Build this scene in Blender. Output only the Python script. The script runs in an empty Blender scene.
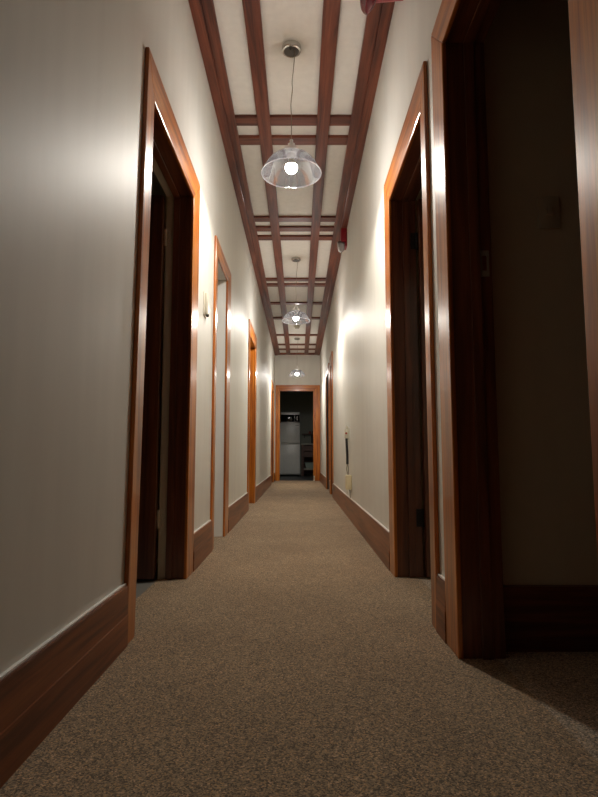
import bpy, bmesh, math, random
from mathutils import Vector, Matrix
random.seed(7)
S = bpy.context.scene
COL = S.collection
PI = math.pi

# ------------------------------------------------------------------ settings
S.view_settings.view_transform = 'Standard'
S.view_settings.look = 'None'
S.view_settings.gamma = 1.0
S.view_settings.exposure = 0.0
S.view_settings.use_curve_mapping = False
S.cycles.use_denoising = True
S.cycles.max_bounces = 10
S.cycles.diffuse_bounces = 9
S.cycles.glossy_bounces = 4
S.cycles.transparent_max_bounces = 16
S.cycles.caustics_reflective = False
S.cycles.caustics_refractive = False
S.cycles.sample_clamp_indirect = 4.0

W = bpy.data.worlds.new('night'); S.world = W; W.use_nodes = True
bg = W.node_tree.nodes['Background']
bg.inputs[0].default_value = (0.02, 0.025, 0.04, 1); bg.inputs[1].default_value = 0.02

# ------------------------------------------------------------------ materials
def lin(r, g, b):
    f = lambda c: (c/255/12.92) if c/255 <= 0.04045 else ((c/255+0.055)/1.055)**2.4
    return (f(r), f(g), f(b), 1)

def mat(name, col, rough=0.5, metal=0.0, spec=0.5, coat=0.0):
    m = bpy.data.materials.new(name); m.use_nodes = True
    b = m.node_tree.nodes['Principled BSDF']
    b.inputs['Base Color'].default_value = col
    b.inputs['Roughness'].default_value = rough
    b.inputs['Metallic'].default_value = metal
    b.inputs['Specular IOR Level'].default_value = spec
    if coat:
        b.inputs['Coat Weight'].default_value = coat
        b.inputs['Coat Roughness'].default_value = 0.12
    return m, m.node_tree, b

def ramp(nt, fac, stops):
    r = nt.nodes.new('ShaderNodeValToRGB')
    cr = r.color_ramp
    while len(cr.elements) < len(stops): cr.elements.new(0.5)
    for e, (p, c) in zip(cr.elements, stops): e.position = p; e.color = c
    nt.links.new(fac, r.inputs[0]); return r.outputs[0]

def noise(nt, scale, detail=4, vec=None, rough=0.55, dist=0.0):
    n = nt.nodes.new('ShaderNodeTexNoise')
    n.inputs['Scale'].default_value = scale; n.inputs['Detail'].default_value = detail
    n.inputs['Roughness'].default_value = rough; n.inputs['Distortion'].default_value = dist
    if vec is not None: nt.links.new(vec, n.inputs['Vector'])
    return n.outputs[0]

def coords(nt, scale=(1, 1, 1)):
    t = nt.nodes.new('ShaderNodeTexCoord'); mp = nt.nodes.new('ShaderNodeMapping')
    mp.inputs['Scale'].default_value = scale
    nt.links.new(t.outputs['Object'], mp.inputs['Vector']); return mp.outputs[0]

def bump(nt, b, h, strength, dist):
    n = nt.nodes.new('ShaderNodeBump'); n.inputs['Strength'].default_value = strength
    n.inputs['Distance'].default_value = dist
    nt.links.new(h, n.inputs['Height']); nt.links.new(n.outputs[0], b.inputs['Normal'])

def mul(nt, a, bsock):
    n = nt.nodes.new('ShaderNodeMath'); n.operation = 'MULTIPLY'
    nt.links.new(a, n.inputs[0])
    if isinstance(bsock, (int, float)): n.inputs[1].default_value = bsock
    else: nt.links.new(bsock, n.inputs[1])
    return n.outputs[0]

def wood(name, axis, dark, mid, light, rough=0.30, coat=0.4, spec=0.45):
    m, nt, b = mat(name, mid, rough, 0, spec, coat)
    sc = [26, 26, 26]; sc[axis] = 1.3
    v = coords(nt, sc)
    n1 = noise(nt, 1.0, 6, v, 0.6, 0.6)
    c = ramp(nt, n1, [(0.36, dark), (0.5, mid), (0.66, light)])
    sc2 = [190, 190, 190]; sc2[axis] = 7
    n2 = noise(nt, 1.0, 3, coords(nt, sc2))
    mx = nt.nodes.new('ShaderNodeMix'); mx.data_type = 'RGBA'; mx.blend_type = 'MULTIPLY'
    mx.inputs[0].default_value = 0.35
    nt.links.new(c, mx.inputs[6])
    nt.links.new(ramp(nt, n2, [(0.35, (.55, .55, .55, 1)), (0.6, (1, 1, 1, 1))]), mx.inputs[7])
    nt.links.new(mx.outputs[2], b.inputs['Base Color'])
    bump(nt, b, n2, 0.12, 0.001)
    return m

CAS = (lin(138, 70, 20), lin(186, 104, 30), lin(212, 132, 46))
JAM = (lin(80, 44, 30), lin(108, 62, 42), lin(130, 78, 52))  # jamb and leaf stain; the jambs' shade is mixed into this darker tone
SKI = (lin(98, 50, 26), lin(130, 72, 36), lin(150, 88, 46))
BAT = (lin(80, 40, 28), lin(112, 58, 40), lin(136, 76, 54))
WC = [wood('varnished rimu', a, *CAS) for a in range(3)]
WJ = [wood('dark stained jamb wood', a, *JAM, rough=0.3, coat=0.3) for a in range(3)]
WS = [wood('stained skirting wood', a, *SKI, rough=0.4, coat=0.15) for a in range(3)]
WB = [wood('stained ceiling batten wood', a, *BAT, rough=0.45, coat=0.06, spec=0.35) for a in range(3)]

def paint(name, col, rough=0.34, spec=0.5, bs=0.10, streak=True):
    m, nt, b = mat(name, col, rough, 0, spec)
    v = coords(nt, (9, 9, 1.2) if streak else (20, 20, 20))
    n = noise(nt, 1.0, 4, v)
    d = tuple(c*0.93 for c in col[:3])+(1,)
    nt.links.new(ramp(nt, n, [(0.3, d), (0.7, col)]), b.inputs['Base Color'])
    n2 = noise(nt, 1.0, 4, coords(nt, (60, 60, 14) if streak else (60, 60, 60)))
    bump(nt, b, n2, bs, 0.004)
    return m
M_WALL = paint('cream semi gloss wall paint', lin(225, 224, 215), 0.52, 0.26)
M_CEIL = paint('off white ceiling paint', lin(236, 234, 228), 0.6, 0.3, 0.05, False)
M_ROOM = paint('room wall paint', lin(206, 198, 178), 0.6, 0.3)
M_WHITE_LINING = paint('white door lining paint', lin(240, 238, 232), 0.4, 0.4)
M_PALE = paint('pale rebate paint', lin(214, 208, 190), 0.5, 0.3)

def carpet(name, tint):
    m, nt, b = mat(name, tint, 0.95, 0, 0.12)
    v = coords(nt)
    vo = nt.nodes.new('ShaderNodeTexVoronoi'); vo.inputs['Scale'].default_value = 300
    nt.links.new(v, vo.inputs['Vector'])
    sp = nt.nodes.new('ShaderNodeSeparateColor'); nt.links.new(vo.outputs['Color'], sp.inputs[0])
    n2 = noise(nt, 2.3, 4, v)
    t = tint
    k = lambda f, g=1.0, h=1.0: (min(1, t[0]*f), min(1, t[1]*f*g), min(1, t[2]*f*h), 1)
    c = ramp(nt, sp.outputs[0], [(0.0, k(.22)), (0.30, k(.55)), (0.55, k(.95)), (0.80, k(1.35)), (0.90, k(1.55, .86, .62)), (1.0, k(2.1, 1.0, 1.05))])
    mx = nt.nodes.new('ShaderNodeMix'); mx.data_type = 'RGBA'; mx.blend_type = 'MULTIPLY'
    mx.inputs[0].default_value = 1
    nt.links.new(c, mx.inputs[6])
    nt.links.new(ramp(nt, n2, [(0.3, (.80, .78, .76, 1)), (0.7, (1, 1, 1, 1))]), mx.inputs[7])
    nt.links.new(mx.outputs[2], b.inputs['Base Color'])
    n3 = noise(nt, 330, 3, v, 0.7)
    bump(nt, b, n3, 0.7, 0.006)
    b.inputs['Sheen Weight'].default_value = 0.22
    b.inputs['Sheen Roughness'].default_value = 0.6
    return m
M_CARPET = carpet('brown loop pile carpet', lin(172, 149, 119))
M_CARPET2 = carpet('cleaner grey brown carpet', lin(186, 170, 148))
M_VINYL = paint('blue grey vinyl', lin(122, 120, 112), 0.5, 0.4, 0.03, False)
M_KFLOOR = paint('dark slate vinyl', lin(62, 68, 70), 0.45, 0.4, 0.03, False)
M_KWALL = paint('grey green kitchen wall', lin(150, 156, 144), 0.5, 0.3, 0.03, False)

def simple(name, col, rough=0.4, metal=0, spec=0.5, var=0.06):
    m, nt, b = mat(name, col, rough, metal, spec)
    n = noise(nt, 35, 3, coords(nt))
    d = tuple(c*(1-var) for c in col[:3])+(1,)
    nt.links.new(ramp(nt, n, [(0.35, d), (0.65, col)]), b.inputs['Base Color'])
    return m
M_CHROME = simple('brushed chrome', (0.62, 0.60, 0.57, 1), 0.22, 1.0)
M_NICKEL = simple('satin nickel', (0.86, 0.85, 0.83, 1), 0.4, 0.35)
M_STEEL = simple('grey steel', (0.16, 0.155, 0.145, 1), 0.35, 1.0)
M_IRON = simple('black iron hinge', lin(34, 32, 34), 0.45, 0.3)
M_CORD = simple('tan lamp cord', lin(140, 128, 110), 0.5)
M_RED = simple('red alarm enamel', lin(150, 22, 40), 0.28)
M_REDB = simple('dark red alarm gong', lin(104, 12, 32), 0.25)
M_PLASTIC = simple('white plastic', lin(226, 222, 206), 0.35)
M_CREAM = simple('cream plastic', lin(228, 214, 176), 0.4)
M_BLACK = simple('black rubber', lin(26, 25, 24), 0.5)
M_THIN = simple('grey wire insulation', lin(120, 112, 96), 0.5)
M_NEON = simple('red neon indicator', lin(176, 70, 48), 0.3)
M_SWITCH = simple('beige switch plastic', lin(186, 178, 158), 0.45)
M_FRIDGE = simple('white fridge enamel', lin(238, 240, 236), 0.3)
M_FHANDLE = simple('pale fridge handle', lin(232, 232, 226), 0.2)
M_DGLASS = simple('black oven glass', lin(12, 12, 14), 0.07)
M_BROWN = wood('brown kitchen cabinet', 0, lin(58, 34, 26), lin(86, 52, 38), lin(104, 66, 48), 0.45, 0)
M_BENCHTOP = simple('pale laminate', lin(168, 164, 150), 0.3)
M_TRAY = simple('pale green plastic', lin(150, 168, 158), 0.5)
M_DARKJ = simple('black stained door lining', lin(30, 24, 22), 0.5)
M_STRIKE = simple('dull brass plate', lin(150, 146, 132), 0.5)
M_JAR = simple('red jar', lin(150, 62, 46), 0.35)
M_LENS = None

def glassy(name, tint, base_gloss, rough=0.03, haze=0.01):
    # thin clear glass: what is not reflected at its surface passes straight through
    m = bpy.data.materials.new(name); m.use_nodes = True; nt = m.node_tree
    nt.nodes.clear()
    out = nt.nodes.new('ShaderNodeOutputMaterial'); mix = nt.nodes.new('ShaderNodeMixShader')
    tr = nt.nodes.new('ShaderNodeBsdfTransparent'); tr.inputs[0].default_value = tint
    gl = nt.nodes.new('ShaderNodeBsdfGlossy'); gl.inputs[0].default_value = (1, 1, 1, 1)
    gl.inputs['Roughness'].default_value = rough
    lw = nt.nodes.new('ShaderNodeLayerWeight'); lw.inputs[0].default_value = 0.30
    mr = nt.nodes.new('ShaderNodeMapRange'); mr.inputs[3].default_value = base_gloss; mr.inputs[4].default_value = 0.6
    nt.links.new(lw.outputs['Fresnel'], mr.inputs[0])
    nt.links.new(mr.outputs[0], mix.inputs[0])
    nt.links.new(tr.outputs[0], mix.inputs[1]); nt.links.new(gl.outputs[0], mix.inputs[2])
    df = nt.nodes.new('ShaderNodeBsdfTranslucent'); df.inputs[0].default_value = (.9, .9, .94, 1)
    d2 = nt.nodes.new('ShaderNodeBsdfDiffuse'); d2.inputs[0].default_value = (.9, .9, .94, 1)
    ad = nt.nodes.new('ShaderNodeMixShader'); ad.inputs[0].default_value = 0.5
    nt.links.new(df.outputs[0], ad.inputs[1]); nt.links.new(d2.outputs[0], ad.inputs[2])
    m3 = nt.nodes.new('ShaderNodeMixShader'); m3.inputs[0].default_value = haze
    nt.links.new(mix.outputs[0], m3.inputs[1]); nt.links.new(ad.outputs[0], m3.inputs[2])
    nt.links.new(m3.outputs[0], out.inputs[0])
    return m
M_GLASS = glassy('clear lamp glass', (0.64, 0.64, 0.66, 1), 0.05, haze=0.004)
M_LENS = glassy('clear strobe lens', (0.85, 0.85, 0.86, 1), 0.30, 0.1, haze=0.25)
def bulb_mat(name, e):
    m = bpy.data.materials.new(name); m.use_nodes = True; nt = m.node_tree; nt.nodes.clear()
    out = nt.nodes.new('ShaderNodeOutputMaterial'); em = nt.nodes.new('ShaderNodeEmission')
    em.inputs[0].default_value = (1.0, 0.94, 0.85, 1); em.inputs[1].default_value = e
    nt.links.new(em.outputs[0], out.inputs[0]); return m
M_BULB = bulb_mat('lit bulb', 1320)

# ------------------------------------------------------------------ mesh helpers
class MB:
    def __init__(self): self.bm = bmesh.new()
    def box(self, x0, x1, y0, y1, z0, z1, bev=0.0, seg=2):
        b = self.bm
        vs = [b.verts.new((x, y, z)) for x in (x0, x1) for y in (y0, y1) for z in (z0, z1)]
        idx = [(0, 1, 3, 2), (4, 6, 7, 5), (0, 4, 5, 1), (2, 3, 7, 6), (0, 2, 6, 4), (1, 5, 7, 3)]
        fs = [b.faces.new([vs[i] for i in f]) for f in idx]
        if bev:
            es = {e for f in fs for e in f.edges}
            bmesh.ops.bevel(b, geom=list(es), offset=bev, segments=seg, affect='EDGES', profile=0.5)
        return self
    def prism(self, poly, axis, a0, a1, bev=0.0):
        # poly: list of 2D points in the two other axes (in axis order), extruded along axis
        b = self.bm
        def p3(p, a):
            l = list(p); l.insert(axis, a); return l
        v0 = [b.verts.new(p3(p, a0)) for p in poly]; v1 = [b.verts.new(p3(p, a1)) for p in poly]
        fs = [b.faces.new(v0), b.faces.new(v1)]
        n = len(poly)
        for i in range(n): fs.append(b.faces.new((v0[i], v0[(i+1) % n], v1[(i+1) % n], v1[i])))
        if bev:
            es = {e for f in fs for e in f.edges}
            bmesh.ops.bevel(b, geom=list(es), offset=bev, segments=2, affect='EDGES', profile=0.5)
        return self
    def lathe(self, prof, n=48, mtx=None, close=False):
        b = self.bm; rings = []
        for r, z in prof:
            if r < 1e-6:
                rings.append([b.verts.new((0, 0, z))])
            else:
                rings.append([b.verts.new((r*math.cos(2*PI*k/n), r*math.sin(2*PI*k/n), z)) for k in range(n)])
        pairs = list(zip(rings[:-1], rings[1:]))
        if close: pairs.append((rings[-1], rings[0]))
        for r0, r1 in pairs:
            for k in range(n):
                k2 = (k+1) % n
                if len(r0) == 1 and len(r1) == 1: continue
                if len(r0) == 1: b.faces.new((r0[0], r1[k], r1[k2]))
                elif len(r1) == 1: b.faces.new((r0[k], r0[k2], r1[0]))
                else: b.faces.new((r0[k], r0[k2], r1[k2], r1[k]))
        if mtx is not None:
            vs = [v for r in rings for v in r]
            bmesh.ops.transform(b, matrix=mtx, verts=vs)
        return self
    def tube(self, path, r, n=10):
        b = self.bm; rings = []
        P = [Vector(p) for p in path]
        for i, p in enumerate(P):
            d = (P[min(i+1, len(P)-1)]-P[max(i-1, 0)]).normalized()
            u = d.orthogonal().normalized() if i == 0 else (u-d*u.dot(d)).normalized()
            w = d.cross(u)
            rings.append([b.verts.new(p+r*(math.cos(2*PI*k/n)*u+math.sin(2*PI*k/n)*w)) for k in range(n)])
        for r0, r1 in zip(rings[:-1], rings[1:]):
            for k in range(n): b.faces.new((r0[k], r0[(k+1) % n], r1[(k+1) % n], r1[k]))
        b.faces.new(rings[0][::-1]); b.faces.new(rings[-1])
        return self
    def build(self, name, m, parent=None, smooth=False):
        bmesh.ops.recalc_face_normals(self.bm, faces=self.bm.faces)
        me = bpy.data.meshes.new(name); self.bm.to_mesh(me); self.bm.free()
        me.materials.append(m)
        if smooth:
            for p in me.polygons: p.use_smooth = True
            me.set_sharp_from_angle(angle=math.radians(40))
        o = bpy.data.objects.new(name, me); COL.objects.link(o)
        if parent is not None: o.parent = parent
        return o

def struct(o, label=None, cat=None):
    o['kind'] = 'structure'
    if label: o['label'] = label; o['category'] = cat
    return o
def empty(name, loc=(0, 0, 0)):
    o = bpy.data.objects.new(name, None); o.empty_display_size = 0.05
    COL.objects.link(o); o.location = loc; return o
def tag(o, label, cat, group=None):
    o['label'] = label; o['category'] = cat
    if group: o['group'] = group
    return o
def smoothcurve(pts, k=8):
    P = [Vector(p) for p in pts]; out = []
    for i in range(len(P)-1):
        a, b, c, d = P[max(i-1, 0)], P[i], P[i+1], P[min(i+2, len(P)-1)]
        for j in range(k):
            t = j/k
            out.append(0.5*((2*b)+(c-a)*t+(2*a-5*b+4*c-d)*t*t+(3*b-a-3*c+d)*t**3))
    out.append(P[-1]); return out

# ------------------------------------------------------------------ dimensions (metres)
XL, XR, H, YE, TH = -0.575, 0.50, 3.0, 13.0, 0.13
YB = -4.0
ZD = 1.98          # inner head of the side doors
CW = 0.13          # casing width
G = 0.026          # lining thickness + quirk
LEAN = .065
# opening start, opening end, near casing width, far casing width, outer head height
LDOORS = [(2.015, 2.82, .095, .175, 2.135), (3.70, 4.24, .08, .20, 2.10), (6.25, 7.06, .09, .17, 2.15), (11.43, 12.20, .11, .13, 2.15)]
RDOORS = [(0.92, 1.745, .13, .14, 2.15), (2.085, 2.865, .078, .155, 2.145), (8.13, 8.62, .06, .09, 2.14), (9.10, 9.86, .09, .10, 2.12)]

def slab_wall(name, ax, a0, a1, u0, u1, z0, z1, holes, m):
    """wall slab normal to axis ax (0: x, 1: y) with rectangular holes (u0,u1,ztop)"""
    us = sorted({u0, u1} | {h[0] for h in holes} | {h[1] for h in holes})
    zs = sorted({z0, z1} | {h[2] for h in holes})
    b = bmesh.new(); cache = {}
    def V(a, u, z):
        k = (round(a, 5), round(u, 5), round(z, 5))
        if k not in cache: cache[k] = b.verts.new((a, u, z) if ax == 0 else (u, a, z))
        return cache[k]
    def solid(i, j):
        if i < 0 or j < 0 or i >= len(us)-1 or j >= len(zs)-1: return False
        uc, zc = (us[i]+us[i+1])/2, (zs[j]+zs[j+1])/2
        return not any(h[0] < uc < h[1] and zc < h[2] for h in holes)
    for i in range(len(us)-1):
        for j in range(len(zs)-1):
            if not solid(i, j): continue
            p, q, r, s = us[i], us[i+1], zs[j], zs[j+1]
            for a in (a0, a1): b.faces.new((V(a, p, r), V(a, q, r), V(a, q, s), V(a, p, s)))
            if not solid(i-1, j): b.faces.new((V(a0, p, r), V(a1, p, r), V(a1, p, s), V(a0, p, s)))
            if not solid(i+1, j): b.faces.new((V(a0, q, r), V(a1, q, r), V(a1, q, s), V(a0, q, s)))
            if not solid(i, j-1): b.faces.new((V(a0, p, r), V(a0, q, r), V(a1, q, r), V(a1, p, r)))
            if not solid(i, j+1): b.faces.new((V(a0, p, s), V(a0, q, s), V(a1, q, s), V(a1, p, s)))
    mb = MB(); mb.bm.free(); mb.bm = b
    return struct(mb.build(name, m))

# ------------------------------------------------------------------ room shell
struct(MB().box(-0.70, 0.605, YB, YE+0.10, -0.06, 0).build('floor', M_CARPET))
ZR = 3.0
struct(MB().box(0.605, 3.0, YB, 1.86, -0.06, 0).build('floor', M_CARPET2))
struct(MB().box(0.605, 3.0, 1.86, YE+0.1, -0.06, -0.002).build('floor', M_CARPET2))
struct(MB().box(-3.0, -0.70, YB, 3.35, -0.06, -0.003).build('floor', M_VINYL))
struct(MB().box(-3.0, -0.70, 3.35, YE+0.1, -0.06, -0.003).build('floor', M_CARPET2))
struct(MB().box(-2.0, 2.0, YE+0.10, 16.6, -0.06, -0.002).build('floor', M_KFLOOR))
struct(MB().box(-3.1, 3.1, YB-0.1, 16.7, H, H+0.1).build('ceiling', M_CEIL))

slab_wall('wall_left', 0, XL-TH, XL, YB, YE+TH, 0, H, [(d[0]-G-(LEAN if i == 0 else 0), d[1]+G, ZD+G) for i, d in enumerate(LDOORS)], M_WALL)
slab_wall('wall_right', 0, XR, XR+TH, YB, YE+TH, 0, H, [(d[0]-G, d[1]+G, (2.01 if i == 0 else ZD)+G) for i, d in enumerate(RDOORS)], M_WALL)
ED = (-0.45, 0.335, 2.10)
slab_wall('wall_end', 1, YE, YE+TH, XL, XR, 0, H, [(ED[0]-G, ED[1]+G, ED[2]+G)], M_WALL)
slab_wall('wall_back', 1, YB-0.1, YB, -3.0, 3.0, 0, H, [], M_ROOM)
# side rooms
for y in (3.30, 5.3, 9.6):
    slab_wall('wall_partition', 1, y, y+0.09, -3.0, XL-TH, 0, H, [], M_ROOM)
slab_wall('wall_switch', 1, 1.83, 1.92, XR+TH, 3.0, 0, H, [], M_ROOM)
slab_wall('wall_partition', 1, 5.0, 5.09, XR+TH, 3.0, 0, H, [], M_ROOM)
slab_wall('wall_far_left', 0, -3.1, -3.0, YB, YE, 0, H, [], M_ROOM)
slab_wall('wall_far_right', 0, 3.0, 3.1, YB, YE, 0, H, [], M_ROOM)
slab_wall('wall_kitchen_front', 1, YE, YE+TH, -3.0, XL-TH, 0, H, [], M_ROOM)
slab_wall('wall_kitchen_front', 1, YE, YE+TH, XR+TH, 3.0, 0, H, [], M_ROOM)
slab_wall('wall_kitchen_back', 1, 16.5, 16.6, -2.0, 2.0, 0, H, [], M_KWALL)
slab_wall('wall_kitchen_left', 0, -2.1, -2.0, YE+TH, 16.6, 0, H, [], M_KWALL)
slab_wall('wall_kitchen_right', 0, 2.0, 2.1, YE+TH, 16.6, 0, H, [], M_KWALL)

# baseboards: thick lower board, sloping upper board
def baseboard(name, side, y0, y1):
    x = XL if side < 0 else XR
    s = 1 if side < 0 else -1
    prof = [(x, 0), (x+s*.019, 0), (x+s*.019, .098), (x+s*.0175, .101), (x+s*.014, .188), (x+s*.012, .193), (x, .194)]
    o = struct(MB().prism(prof, 1, y0, y1).build(name, WS[1]))
    x0, x1 = sorted((x, x+s*.009))
    MB().box(x0, x1, y0, y1, .193, .199, .001).build('paint_line', M_WHITE_LINING, o)
    return o
cut = lambda D, ln=0: [(YB, D[0][0]-D[0][2]-ln)]+[(D[i][1]+D[i][3], D[i+1][0]-D[i+1][2]) for i in range(len(D)-1)]+[(D[-1][1]+D[-1][3], YE)]
for y0, y1 in cut(LDOORS, LEAN*.9): baseboard('baseboard_left', -1, y0, y1)
for y0, y1 in cut(RDOORS): baseboard('baseboard_right', 1, y0, y1)
struct(MB().prism([(1.83, 0), (1.81, 0), (1.81, .185), (1.815, .198), (1.83, .20)], 0, XR+TH, 3.0).build('baseboard_switch_wall', WJ[0]))

# ------------------------------------------------------------------ doors
def panel_leaf(name, parent, m, L, Z, T):
    """door leaf: local x along the leaf 0..L, y 0..T, z 0..Z, four recessed panels"""
    mb = MB()
    st = 0.11
    mb.box(0, st, 0, T, 0, Z, .002); mb.box(L-st, L, 0, T, 0, Z, .002)
    for z0, z1 in ((0, .22), (.80, .96), (Z-.12, Z)): mb.box(st, L-st, 0, T, z0, z1, .002)
    mb.box(L/2-.05, L/2+.05, 0, T, .22, Z-.12, .002)
    mb.box(st-.01, L-st+.01, T*.3, T*.7, .2, Z-.1)
    return mb.build(name, m, parent)

def hinge(parent, x, y, z, m=M_IRON, wy=.034):
    """butt hinge: knuckle barrel plus a leaf on the jamb face (the face is normal to y, at y)"""
    sx = 1 if x > 0 else -1
    mb = MB()
    mb.lathe([(0, -.045), (.0065, -.045), (.0065, .045), (0, .045)], 12, Matrix.Translation((x, y-.004, z)))
    mb.box(min(x, x-sx*wy), max(x, x-sx*wy), y-.0025, y, z-.045, z+.045)
    for dz in (-.03, 0, .03):
        mb.lathe([(0, 0), (.004, 0), (.003, .0015), (0, .002)], 10,
                 Matrix.Translation((x-sx*wy*.6, y-.0025, z+dz)) @ Matrix.Rotation(PI/2, 4, 'X'))
    return mb.build('hinge', m, parent, True)

def side_door(n, side, a, b, nw, fw, zo, label, ZD=ZD, lean=0.0, jm=None, sm=None, stops=True, leaf=None, rebate=None):
    root = empty('door_%d' % n, (0, (a+b)/2, 0)); struct(root, label, 'doorway')
    jm = jm or WJ
    s = 1 if side < 0 else -1                 # direction into the corridor
    xf = XL if side < 0 else XR               # corridor face of the wall
    xb = xf-s*TH
    cy = (a+b)/2
    A, B = a-cy, b-cy
    t = 0.016
    sec = (xf, xf+s*t)
    x0, x1 = min(sec), max(sec)
    # casings, mitred
    MB().prism([(A-nw-lean, 0), (A-lean, 0), (A, ZD), (A-nw, zo)], 0, x0, x1, .004).build('casing', WC[2], root)
    MB().prism([(B+fw, 0), (B, 0), (B, ZD), (B+fw, zo)], 0, x0, x1, .004).build('casing', WC[2], root)
    MB().prism([(A-nw, zo), (A, ZD), (B, ZD), (B+fw, zo)], 0, x0, x1, .004).build('head_casing', WC[1], root)
    # linings (set back a little from the casing edge)
    q = .006
    xr = xb if rebate is None else xb+s*.040
    lx0, lx1 = min(xf, xr), max(xf, xr)
    MB().prism([(A-q-t-lean, 0), (A-q-lean, 0), (A-q, ZD+q), (A-q-t-lean, ZD+q)], 0, lx0, lx1, .001).build('jamb', jm[2], root)
    MB().box(lx0, lx1, B+q, B+q+t, 0, ZD+q, .001).build('jamb', jm[2], root)
    MB().box(lx0, lx1, A-q-t-lean, B+q+t, ZD+q, ZD+q+t, .001).build('head_jamb', jm[1], root)
    if rebate is not None:
        rx0, rx1 = min(xr, xb), max(xr, xb)
        for nm, y0, y1, z0, z1 in (('rebate', A-q-t-lean, A-q-lean, 0, ZD+q), ('rebate', B+q, B+q+t, 0, ZD+q),
                                   ('head_rebate', A-q-t-lean, B+q+t, ZD+q, ZD+q+t)):
            MB().box(rx0, rx1, y0, y1, z0, z1).build(nm, rebate, root)
    if stops:
        sx0, sx1 = sorted((xb+s*.040, xb+s*.072))
        MB().prism([(A-q-lean, 0), (A-q-lean+.011, 0), (A-q+.011, ZD+q-.011), (A-q, ZD+q-.011)], 0, sx0, sx1, .0015).build('door_stop_strip', jm[2], root)
        MB().box(sx0, sx1, B+q-.011, B+q, 0, ZD+q-.011, .0015).build('door_stop_strip', jm[2], root)
        MB().box(sx0, sx1, A-q, B+q, ZD+q-.011, ZD+q, .0015).build('door_stop_strip', jm[1], root)
    if leaf:
        T = .040; L = (b-a)-.004
        lf = panel_leaf('door_leaf', root, WJ[2], L, ZD-.012, T)
        if leaf == 'far':                     # hinged on the far jamb, swung square into the room
            yy = B+q-.006-T
            lf.location = (xb-.008, yy+T, .008) if side < 0 else (xb+.008, yy, .008)
            lf.rotation_euler = (0, 0, PI) if side < 0 else (0, 0, 0)
            for z in (0.295, 1.76):
                hinge(root, xb-s*.004, B+q, z, M_IRON if rebate is None else M_PALE)
        else:
            lf.location = (xb+.008, A-q+.006, .008) if side > 0 else (xb-.008, A-q+.006+T, .008)
            lf.rotation_euler = (0, 0, 0) if side > 0 else (0, 0, PI)
        # lever handle pair on the leaf
        for yy, d in ((-.0, -1), (T, 1)):
            kb = MB()
            kb.lathe([(0, 0), (.024, 0), (.024, .006), (.010, .010), (.009, .03), (.022, .038), (.026, .05), (.020, .062), (0, .066)], 20,
                     Matrix.Translation((L-.06, yy, 1.0)) @ Matrix.Rotation(PI/2*(1 if d < 0 else -1), 4, 'X'))
            kb.build('door_knob', M_STEEL, lf, True)
    return root

d1 = side_door(1, -1, *LDOORS[0], 'nearest doorway on the left wall with an orange wood frame and dark open door', leaf='far', rebate=M_PALE, lean=LEAN)
d2 = side_door(2, -1, *LDOORS[1], 'narrow second left doorway with a wood frame and white painted lining', jm=[M_WHITE_LINING]*3, stops=False)
d3 = side_door(3, -1, *LDOORS[2], 'third doorway along the left wall, its wooden jamb lit orange', jm=WC, stops=False)
d4 = side_door(4, -1, *LDOORS[3], 'last left doorway close to the end wall', stops=False)
d5 = side_door(5, 1, *RDOORS[0], 'nearest right doorway opening on a dark room with a wall switch', ZD=2.01, leaf='near', stops=True)
d6 = side_door(6, 1, *RDOORS[1], 'second right doorway with a dark door swung open on black hinges', leaf='far', stops=True)
d7 = side_door(7, 1, *RDOORS[2], 'narrow third right doorway, its reddish wood frame edge on past the wall outlet', stops=False)
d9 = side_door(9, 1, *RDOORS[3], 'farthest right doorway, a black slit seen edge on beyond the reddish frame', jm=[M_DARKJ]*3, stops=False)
# strike plate on the far jamb of the dark room
cy5 = sum(RDOORS[0][:2])/2
sp = MB()
yj = RDOORS[0][1]+.006-cy5
for x0, x1, z0, z1 in ((.593, .621, 1.265, 1.283), (.593, .598, 1.215, 1.265), (.613, .621, 1.215, 1.265), (.593, .621, 1.195, 1.215)):
    sp.box(x0, x1, yj-.002, yj, z0, z1)
sp.build('strike_plate', M_STRIKE, d5)

# end doorway
e = empty('door_8', ((ED[0]+ED[1])/2, YE, 0)); struct(e, 'wooden end doorway framing the dark kitchen with the fridge', 'doorway')
cx = (ED[0]+ED[1])/2
A, B, Z = ED[0]-cx, ED[1]-cx, ED[2]
zo = Z+.145
lo, hi = -.555-cx, .497-cx
MB().prism([(lo, 0), (A, 0), (A, Z), (lo, zo)], 1, -.022, 0, .004).build('casing', WC[2], e)
MB().prism([(hi, 0), (B, 0), (B, Z), (hi, zo)], 1, -.022, 0, .004).build('casing', WC[2], e)
MB().prism([(lo, zo), (A, Z), (B, Z), (hi, zo)], 1, -.022, 0, .004).build('head_casing', WC[0], e)
MB().box(A-.02, A-.004, 0, TH, 0, Z+.004).build('jamb', WJ[2], e)
MB().box(B+.004, B+.02, 0, TH, 0, Z+.004).build('jamb', WJ[2], e)
MB().box(A-.02, B+.02, 0, TH, Z+.004, Z+.02).build('head_jamb', WJ[0], e)

# ------------------------------------------------------------------ ceiling battens
k = 1
def trim(o):
    return struct(o)
def lbat(x0, x1, d, y0=YB, y1=YE):
    global k
    o = MB().box(x0, x1, y0, y1, H-d, H, .003).build('trim_%d' % k, WB[1]); k += 1; struct(o)
lbat(XL, XL+.062, .040); lbat(XL+.062, -.452, .028)
lbat(-.297, -.205, .028); lbat(.128, .219, .028)
lbat(.368, XR-.062, .028); lbat(XR-.062, XR, .040)
CROSS = [3.72, 3.97, 5.38, 5.625, 5.87, 7.33, 7.575, 8.53, 9.49, 10.87, 11.83, 12.38]
for y in CROSS:
    for x0, x1 in ((-.452, -.297), (-.205, .128), (.219, .368)):
        o = MB().box(x0, x1, y-.052, y+.052, H-.022, H, .003).build('trim_%d' % k, WB[0]); k += 1; struct(o)
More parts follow.
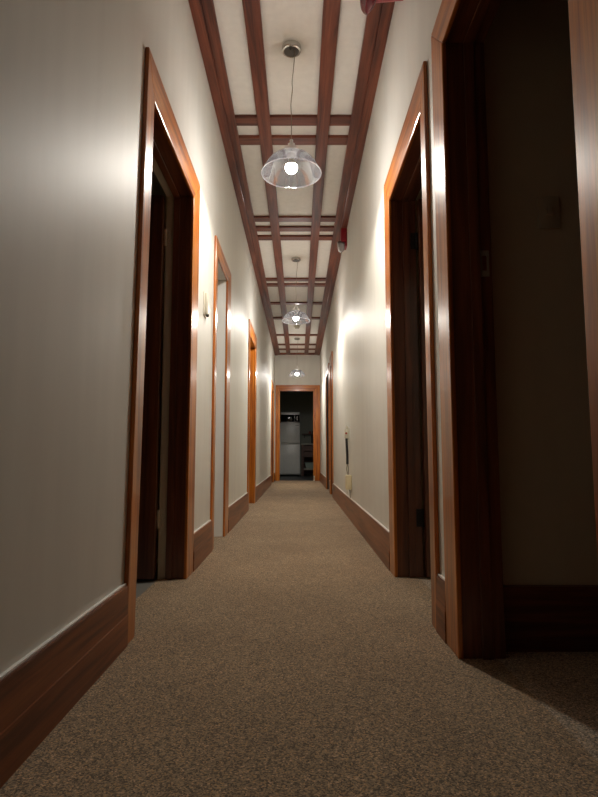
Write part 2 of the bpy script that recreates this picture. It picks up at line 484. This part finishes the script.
# earlier rows of the same pattern, above and behind the camera
for x0, x1 in ((-.452, -.297), (-.205, .128), (.219, .368)):
    for y in (1.55, 1.80, .2):
        o = MB().box(x0, x1, y-.052, y+.052, H-.022, H, .003).build('trim_%d' % k, WB[0]); k += 1; struct(o)
for x0, x1 in ((-.452, -.297), (-.205, .128), (.219, .368)):
    o = MB().box(x0, x1, YE-.13, YE, H-.030, H, .003).build('trim_%d' % k, WB[0]); k += 1; struct(o)

# ------------------------------------------------------------------ pendant lamps
LAMPS = [(-.044, 3.02, 2.203), (-.036, 6.54, 2.20), (-.040, 11.21, 2.205)]
def make_pendant():
    """origin on the ceiling; rim at z = -RZ"""
    root = empty('pendant_lamp')
    RZ = .781
    MB().lathe([(0, 0), (.056, 0), (.057, -.006), (.057, -.022), (.054, -.029), (.048, -.032), (.044, -.031)], 40).build('ceiling_rose', M_CHROME, root, True)
    MB().lathe([(.0445, -.0305), (.0, -.0305)], 40).build('rose_face', M_STEEL, root, True)
    sc = MB().lathe([(0, -.033), (.008, -.033), (.007, -.037), (0, -.038)], 16).build('rose_screw', M_STEEL, root, True)
    sc.location = (-.004, -.02, 0)
    cp = smoothcurve([(.018, -.012, -.030), (.019, -.012, -.06), (.012, -.006, -.14), (.004, 0, -.22), (.005, 0, -.27), (-.003, 0, -.36), (.001, 0, -.45), (0, 0, -.52), (0, 0, -RZ+.20)], 6)
    MB().tube(cp, .0024, 8).build('cord', M_CORD, root, True)
    # holder: strain relief, cap and socket
    MB().lathe([(0, .206), (.009, .205), (.010, .200), (.010, .180), (.021, .178), (.022, .170), (.022, .154), (.040, .152), (.041, .149), (.041, .121), (.038, .118), (.024, .117), (.024, .098), (.018, .094), (0, .094)], 32, Matrix.Translation((0, 0, -RZ))).build('lamp_holder', M_NICKEL, root, True)
    outer = [(.031, .120), (.052, .118), (.078, .112), (.104, .098), (.129, .075), (.146, .049), (.157, .027), (.165, .010), (.171, .000)]
    t = .003
    inner = [(r-t*.8 if r > .04 else r, z-t) for r, z in outer]
    MB().lathe(outer+inner[::-1], 72, Matrix.Translation((0, 0, -RZ)), close=True).build('shade', M_GLASS, root, True)
    rim = MB()
    ring = [(.1705+.0032*math.cos(a), .0032*math.sin(a)) for a in [2*PI*i/10 for i in range(10)]]
    rim.lathe(ring, 72, Matrix.Translation((0, 0, -RZ)), close=True)
    sh = [c for c in root.children if c.name.startswith('shade')][0]
    rim.build('shade_rim', M_RIM, sh, True)
    MB().lathe([(.014, .100), (.016, .074), (.026, .060), (.0320, .0475)], 32, Matrix.Translation((0, 0, -RZ))).build('bulb_neck', M_PLASTIC, root, True)
    bprof = [(max(0, .034*math.sin(a)), .034-.034*math.cos(a)) for a in [PI*i/16*.61 for i in range(17)]]
    MB().lathe(bprof, 32, Matrix.Translation((0, 0, -RZ+.002))).build('bulb', M_BULB, root, True)
    return root
M_RIM = glassy('thick glass rim', (0.9, 0.9, 0.92, 1), 0.35, 0.06, haze=0.05)
LAB = ['nearest clear glass pendant lamp hanging from the ceiling, largest of the row',
       'middle clear glass pendant lamp, hanging in front of the round smoke detector',
       'farthest small pendant lamp hanging just above the end doorway']
proto = make_pendant()
def copy_tree(o, parent=None):
    c = o.copy(); COL.objects.link(c); c.parent = parent
    for ch in list(o.children): copy_tree(ch, c)
    return c
lamps = [proto, copy_tree(proto), copy_tree(proto)]
for i, ((x, y, z), o) in enumerate(zip(LAMPS, lamps)):
    o.location = (x, y, H)
    tag(o, LAB[i], 'lamp', 'pendant lamps along the hallway ceiling')

# ------------------------------------------------------------------ small things
sd = empty('smoke_detector', (-.037, 10.12, H))
MB().lathe([(0, 0), (.056, 0), (.056, -.012), (.050, -.018), (.050, -.030), (.040, -.040), (0, -.042)], 36).build('housing', M_PLASTIC, sd, True)
MB().lathe([(.030, -.041), (.036, -.041), (.036, -.045), (.030, -.045)], 24, close=True).build('vent_ring', M_STEEL, sd, True)
tag(sd, 'round white smoke detector on the ceiling between the middle and far lamps', 'smoke detector')

al = empty('alarm_strobe', (XR, 5.62, 2.79))
MB().box(-.062, 0, -.075, .075, .030, .185, .012, 3).build('horn_body', M_RED, al, True)
MB().box(-.020, 0, -.06, .06, -.015, .05, .004).build('back_plate', M_RED, al, True)
MB().lathe([(0, -.040), (.014, -.040), (.026, -.030), (.033, -.010), (.034, .022), (.030, .030), (0, .030)], 28, Matrix.Translation((-.060, -.012, -.012)) @ Matrix.Diagonal((1.1, 1.3, 1.25, 1))).build('strobe_lens', M_LENS, al, True)
MB().lathe([(0, -.02), (.008, -.02), (.010, .02), (0, .02)], 14, Matrix.Translation((-.060, -.012, -.012))).build('flash_tube', M_CHROME, al, True)
MB().lathe([(0, .028), (.036, .028), (.036, .046), (0, .046)], 28, Matrix.Translation((-.060, -.012, -.003)) @ Matrix.Diagonal((1.1, 1.3, 1, 1))).build('lens_collar', M_STEEL, al, True)
tag(al, 'small red fire alarm with a clear strobe high on the right wall', 'fire alarm')

fb = empty('fire_bell', (XR, 2.43, 2.825))
ax = Vector((-.95, -.20, -.10)).normalized()
rot = ax.to_track_quat('Z', 'Y').to_matrix().to_4x4()
MB().lathe([(0, -.01), (.040, -.01), (.044, .02), (.058, .135), (.060, .145), (0, .145)], 36, rot).build('bell_housing', M_RED, fb, True)
MB().lathe([(0, .140), (.060, .145), (.085, .155), (.104, .170), (.106, .178), (.099, .186), (.070, .194), (.030, .199), (0, .200)], 48, rot).build('gong', M_REDB, fb, True)
MB().lathe([(0, .198), (.012, .199), (.011, .207), (0, .209)], 16, rot).build('gong_screw', M_STEEL, fb, True)
tag(fb, 'dark red round fire bell cut off by the top edge on the right', 'fire bell')

ws = empty('wall_switch', (XL, 3.29, 1.45))
MB().box(0, .006, -.05, .05, 0, .15, .003).build('wall_plate', M_PLASTIC, ws, True)
MB().box(.006, .024, -.034, .034, .012, .142, .004).build('cover', M_PLASTIC, ws, True)
MB().lathe([(0, 0), (.010, 0), (.009, .012), (.006, .015), (0, .016)], 20, Matrix.Translation((.020, -.008, .012)) @ Matrix.Rotation(PI, 4, 'X')).build('dial', M_STEEL, ws, True)
tag(ws, 'slim white wall control with a dark dial between the first two left doorways', 'wall control')

so = empty('wall_outlet', (XR, 5.53, .765))
MB().box(-.010, 0, -.06, .06, 0, .115, .004).build('face_plate', M_PLASTIC, so, True)
MB().box(-.046, -.010, -.035, .035, .01, .10, .006).build('plug_adapter', M_PLASTIC, so, True)
MB().box(-.030, -.010, -.02, .03, .108, .135, .004).build('switch_rocker', M_PLASTIC, so, True)
MB().lathe([(0, 0), (.011, 0), (.010, .004), (0, .005)], 16, Matrix.Translation((-.030, -.035, .060)) @ Matrix.Rotation(PI/2, 4, 'X')).build('neon_indicator', M_NEON, so, True)
tag(so, 'white wall outlet with a red indicator on the right wall', 'outlet')

cp = smoothcurve([(XR-.028, 5.50, .772), (XR-.026, 5.49, .70), (XR-.023, 5.48, .60), (XR-.024, 5.47, .52)], 6)
pc = empty('power_cord', (0, 0, 0)); pc.location = (XR-.02, 5.49, .42)
off = Vector(pc.location)
MB().tube([Vector(p)-off for p in cp], .013, 10).build('thick_cable', M_BLACK, pc, True)
for dx in (-.004, -.022):
    q = smoothcurve([(XR-.022, 5.47, .525), (XR+dx-.012, 5.44, .48), (XR-.018+dx*.5, 5.40, .43), (XR-.02, 5.37, .40)], 6)
    MB().tube([Vector(p)-off for p in q], .0035, 8).build('thin_wire', M_THIN, pc, True)
tag(pc, 'black cord hanging down from the wall outlet towards the cream box', 'cord')

jb = empty('adapter_box', (XR, 5.33, .285))
MB().box(-.055, 0, -.055, .055, 0, .135, .006, 3).build('case', M_CREAM, jb, True)
MB().box(-.030, 0, .055, .075, .03, .10, .004).build('cable_gland', M_SWITCH, jb, True)
MB().tube(smoothcurve([(-.015, .01, .004), (-.012, .012, -.04), (-.010, .015, -.083)], 5), .004, 8).build('outlet_lead', M_THIN, jb, True)
tag(jb, 'cream plastic adapter box low on the right wall above the baseboard', 'adapter box')

rc = MB().box(XR-.012, XR, 5.72, 5.775, .205, .62, .002).build('cable_duct', M_PLASTIC)
tag(rc, 'thin pale vertical cable duct on the right wall beside the hanging cord', 'cable duct')

sw = empty('light_switch', (.860, 1.83, 1.388))
MB().box(-.037, .037, -.009, 0, 0, .116, .003).build('face_plate', M_SWITCH, sw, True)
MB().box(-.010, .010, -.015, -.008, .045, .075, .002).build('rocker', M_SWITCH, sw, True)
tag(sw, 'light switch on the dark room wall through the nearest right doorway', 'light switch')

ds = empty('doorstop', (.352, YE-.055, 0))
MB().lathe([(0, 0), (.020, 0), (.020, .008), (.012, .016), (.012, .070), (.017, .076), (.017, .092), (0, .096)], 20).build('stop_post', M_PLASTIC, ds, True)
MB().lathe([(0, .092), (.018, .092), (.018, .108), (.012, .114), (0, .115)], 20).build('rubber_cap', M_PLASTIC, ds, True)
tag(ds, 'tiny white doorstop on the floor at the right foot of the end doorway', 'doorstop')

# ------------------------------------------------------------------ kitchen
fr = empty('refrigerator', (-.262, 15.92, 0))
MB().box(-.29, .29, -.27, .30, .03, 1.50, .012, 3).build('cabinet', M_FRIDGE, fr, True)
d = MB().box(-.29, .29, -.33, -.274, .935, 1.50, .012, 3).build('freezer_door', M_FRIDGE, fr, True)
MB().box(-.25, .26, -.352, -.33, .935, .965, .006, 3).build('handle', M_FHANDLE, d, True)
d = MB().box(-.29, .29, -.33, -.274, .06, .915, .012, 3).build('fridge_door', M_FRIDGE, fr, True)
MB().box(-.25, .26, -.350, -.33, .888, .908, .006, 3).build('handle', M_FHANDLE, d, True)
MB().box(.16, .26, -.3325, -.329, 1.42, 1.435, .001).build('badge', M_STEEL, fr)
for x in (-.24, .24):
    for y in (-.22, .24):
        MB().lathe([(0, 0), (.018, 0), (.018, .012), (.010, .016), (.010, .032), (0, .032)], 14, Matrix.Translation((x, y, 0))).build('foot', M_BLACK, fr, True)
tag(fr, 'white two-door fridge standing in the dark kitchen beyond the end doorway', 'fridge')

mw = empty('microwave', (-.250, 15.86, 1.50))
MB().box(-.265, .265, -.16, .17, .012, .31, .008, 3).build('case', M_NICKEL, mw, True)
dr = MB().box(-.262, .130, -.182, -.161, .030, .235, .005).build('door', M_DGLASS, mw, True)
MB().tube([(.112, -.200, .05), (.112, -.200, .22)], .008, 10).build('handle', M_CHROME, dr, True)
pn = MB().box(.134, .262, -.182, -.161, .030, .235, .005).build('control_panel', M_DGLASS, mw, True)
for z in (.09, .17):
    MB().lathe([(0, 0), (.020, 0), (.018, .016), (0, .018)], 20, Matrix.Translation((.198, -.182, z)) @ Matrix.Rotation(PI/2, 4, 'X')).build('knob', M_STEEL, pn, True)
for x in (-.22, .22):
    for y in (-.12, .13):
        MB().lathe([(0, 0), (.014, 0), (.012, .014), (0, .014)], 12, Matrix.Translation((x, y, 0))).build('foot', M_BLACK, mw, True)
tag(mw, 'silver microwave with a dark glass front on top of the white fridge', 'microwave')

kb = empty('kitchen_cabinet', (.45, 15.98, 0))
MB().box(-.385, -.315, -.28, .28, 0, .88, .003).build('side_panel', M_BROWN, kb)
MB().box(.315, .385, -.28, .28, 0, .88, .003).build('side_panel', M_BROWN, kb)
MB().box(-.315, .315, .26, .28, .05, .88).build('back_panel', M_BROWN, kb)
for z0, z1 in ((.53, .685), (.70, .855)):
    dw = MB().box(-.31, .31, -.29, -.05, z0, z1, .003).build('drawer', M_BROWN, kb)
    MB().tube([(-.06, -.305, (z0+z1)/2), (.06, -.305, (z0+z1)/2)], .006, 8).build('handle', M_STEEL, dw, True)
MB().box(-.315, .315, -.27, .26, .17, .215, .002).build('lower_shelf', M_BENCHTOP, kb)
tag(kb, 'brown kitchen cabinet with drawers and an open shelf right of the fridge', 'cabinet')
wt = MB().box(.055, .865, 15.67, 16.49, .88, .915, .004).build('worktop', M_BENCHTOP)
tag(wt, 'pale worktop on the brown cabinet beside the fridge', 'worktop')
tr = empty('storage_tub', (.36, 15.90, .215))
MB().prism([(-.16, .001), (.16, .001), (.19, .15), (-.19, .15)], 1, -.15, .15, .004).build('tub', M_TRAY, tr)
MB().box(-.20, .20, -.16, .16, .15, .165, .003).build('lid', M_TRAY, tr)
tag(tr, 'pale green storage tub on the open lower shelf of the brown cabinet', 'tub')
sh = empty('wall_shelf', (.28, 16.5, 1.19))
MB().box(-.19, .17, -.18, 0, 0, .03, .002).build('board', M_BROWN, sh)
for x in (-.12, .10):
    MB().prism([(0, 0), (-.14, 0), (0, -.10)], 0, x-.008, x+.008).build('bracket', M_IRON, sh)
tag(sh, 'short dark shelf fixed to the kitchen wall above the worktop', 'shelf')
jr = empty('jar', (.32, 16.40, 1.22))
MB().lathe([(0, 0), (.036, 0), (.038, .004), (.038, .052), (.032, .062), (0, .062)], 24).build('body', M_JAR, jr, True)
MB().lathe([(0, .062), (.034, .062), (.034, .078), (0, .080)], 24).build('lid', M_STEEL, jr, True)
tag(jr, 'small red jar on the dark kitchen wall shelf', 'jar')
bt = empty('bottle', (.385, 15.85, .915))
MB().lathe([(0, 0), (.034, 0), (.036, .006), (.036, .20), (.030, .235), (.014, .27), (.013, .33), (0, .33)], 24).build('body', M_BLACK, bt, True)
MB().lathe([(0, .33), (.015, .33), (.015, .352), (0, .354)], 16).build('cap', M_BLACK, bt, True)
tag(bt, 'dark bottle standing on the kitchen worktop by the door edge', 'bottle')

# ------------------------------------------------------------------ camera
cam = bpy.data.cameras.new('camera'); co = bpy.data.objects.new('camera', cam); COL.objects.link(co)
F = 552.0
cam.sensor_fit = 'VERTICAL'; cam.sensor_height = 24.0; cam.lens = 24.0*F/797.0
cam.clip_start = 0.02; cam.clip_end = 100
co.location = (0, 0, .62)
pitch = math.atan((454-398.5)/F)
co.rotation_euler = (PI/2+pitch, 0, 0)
S.camera = co
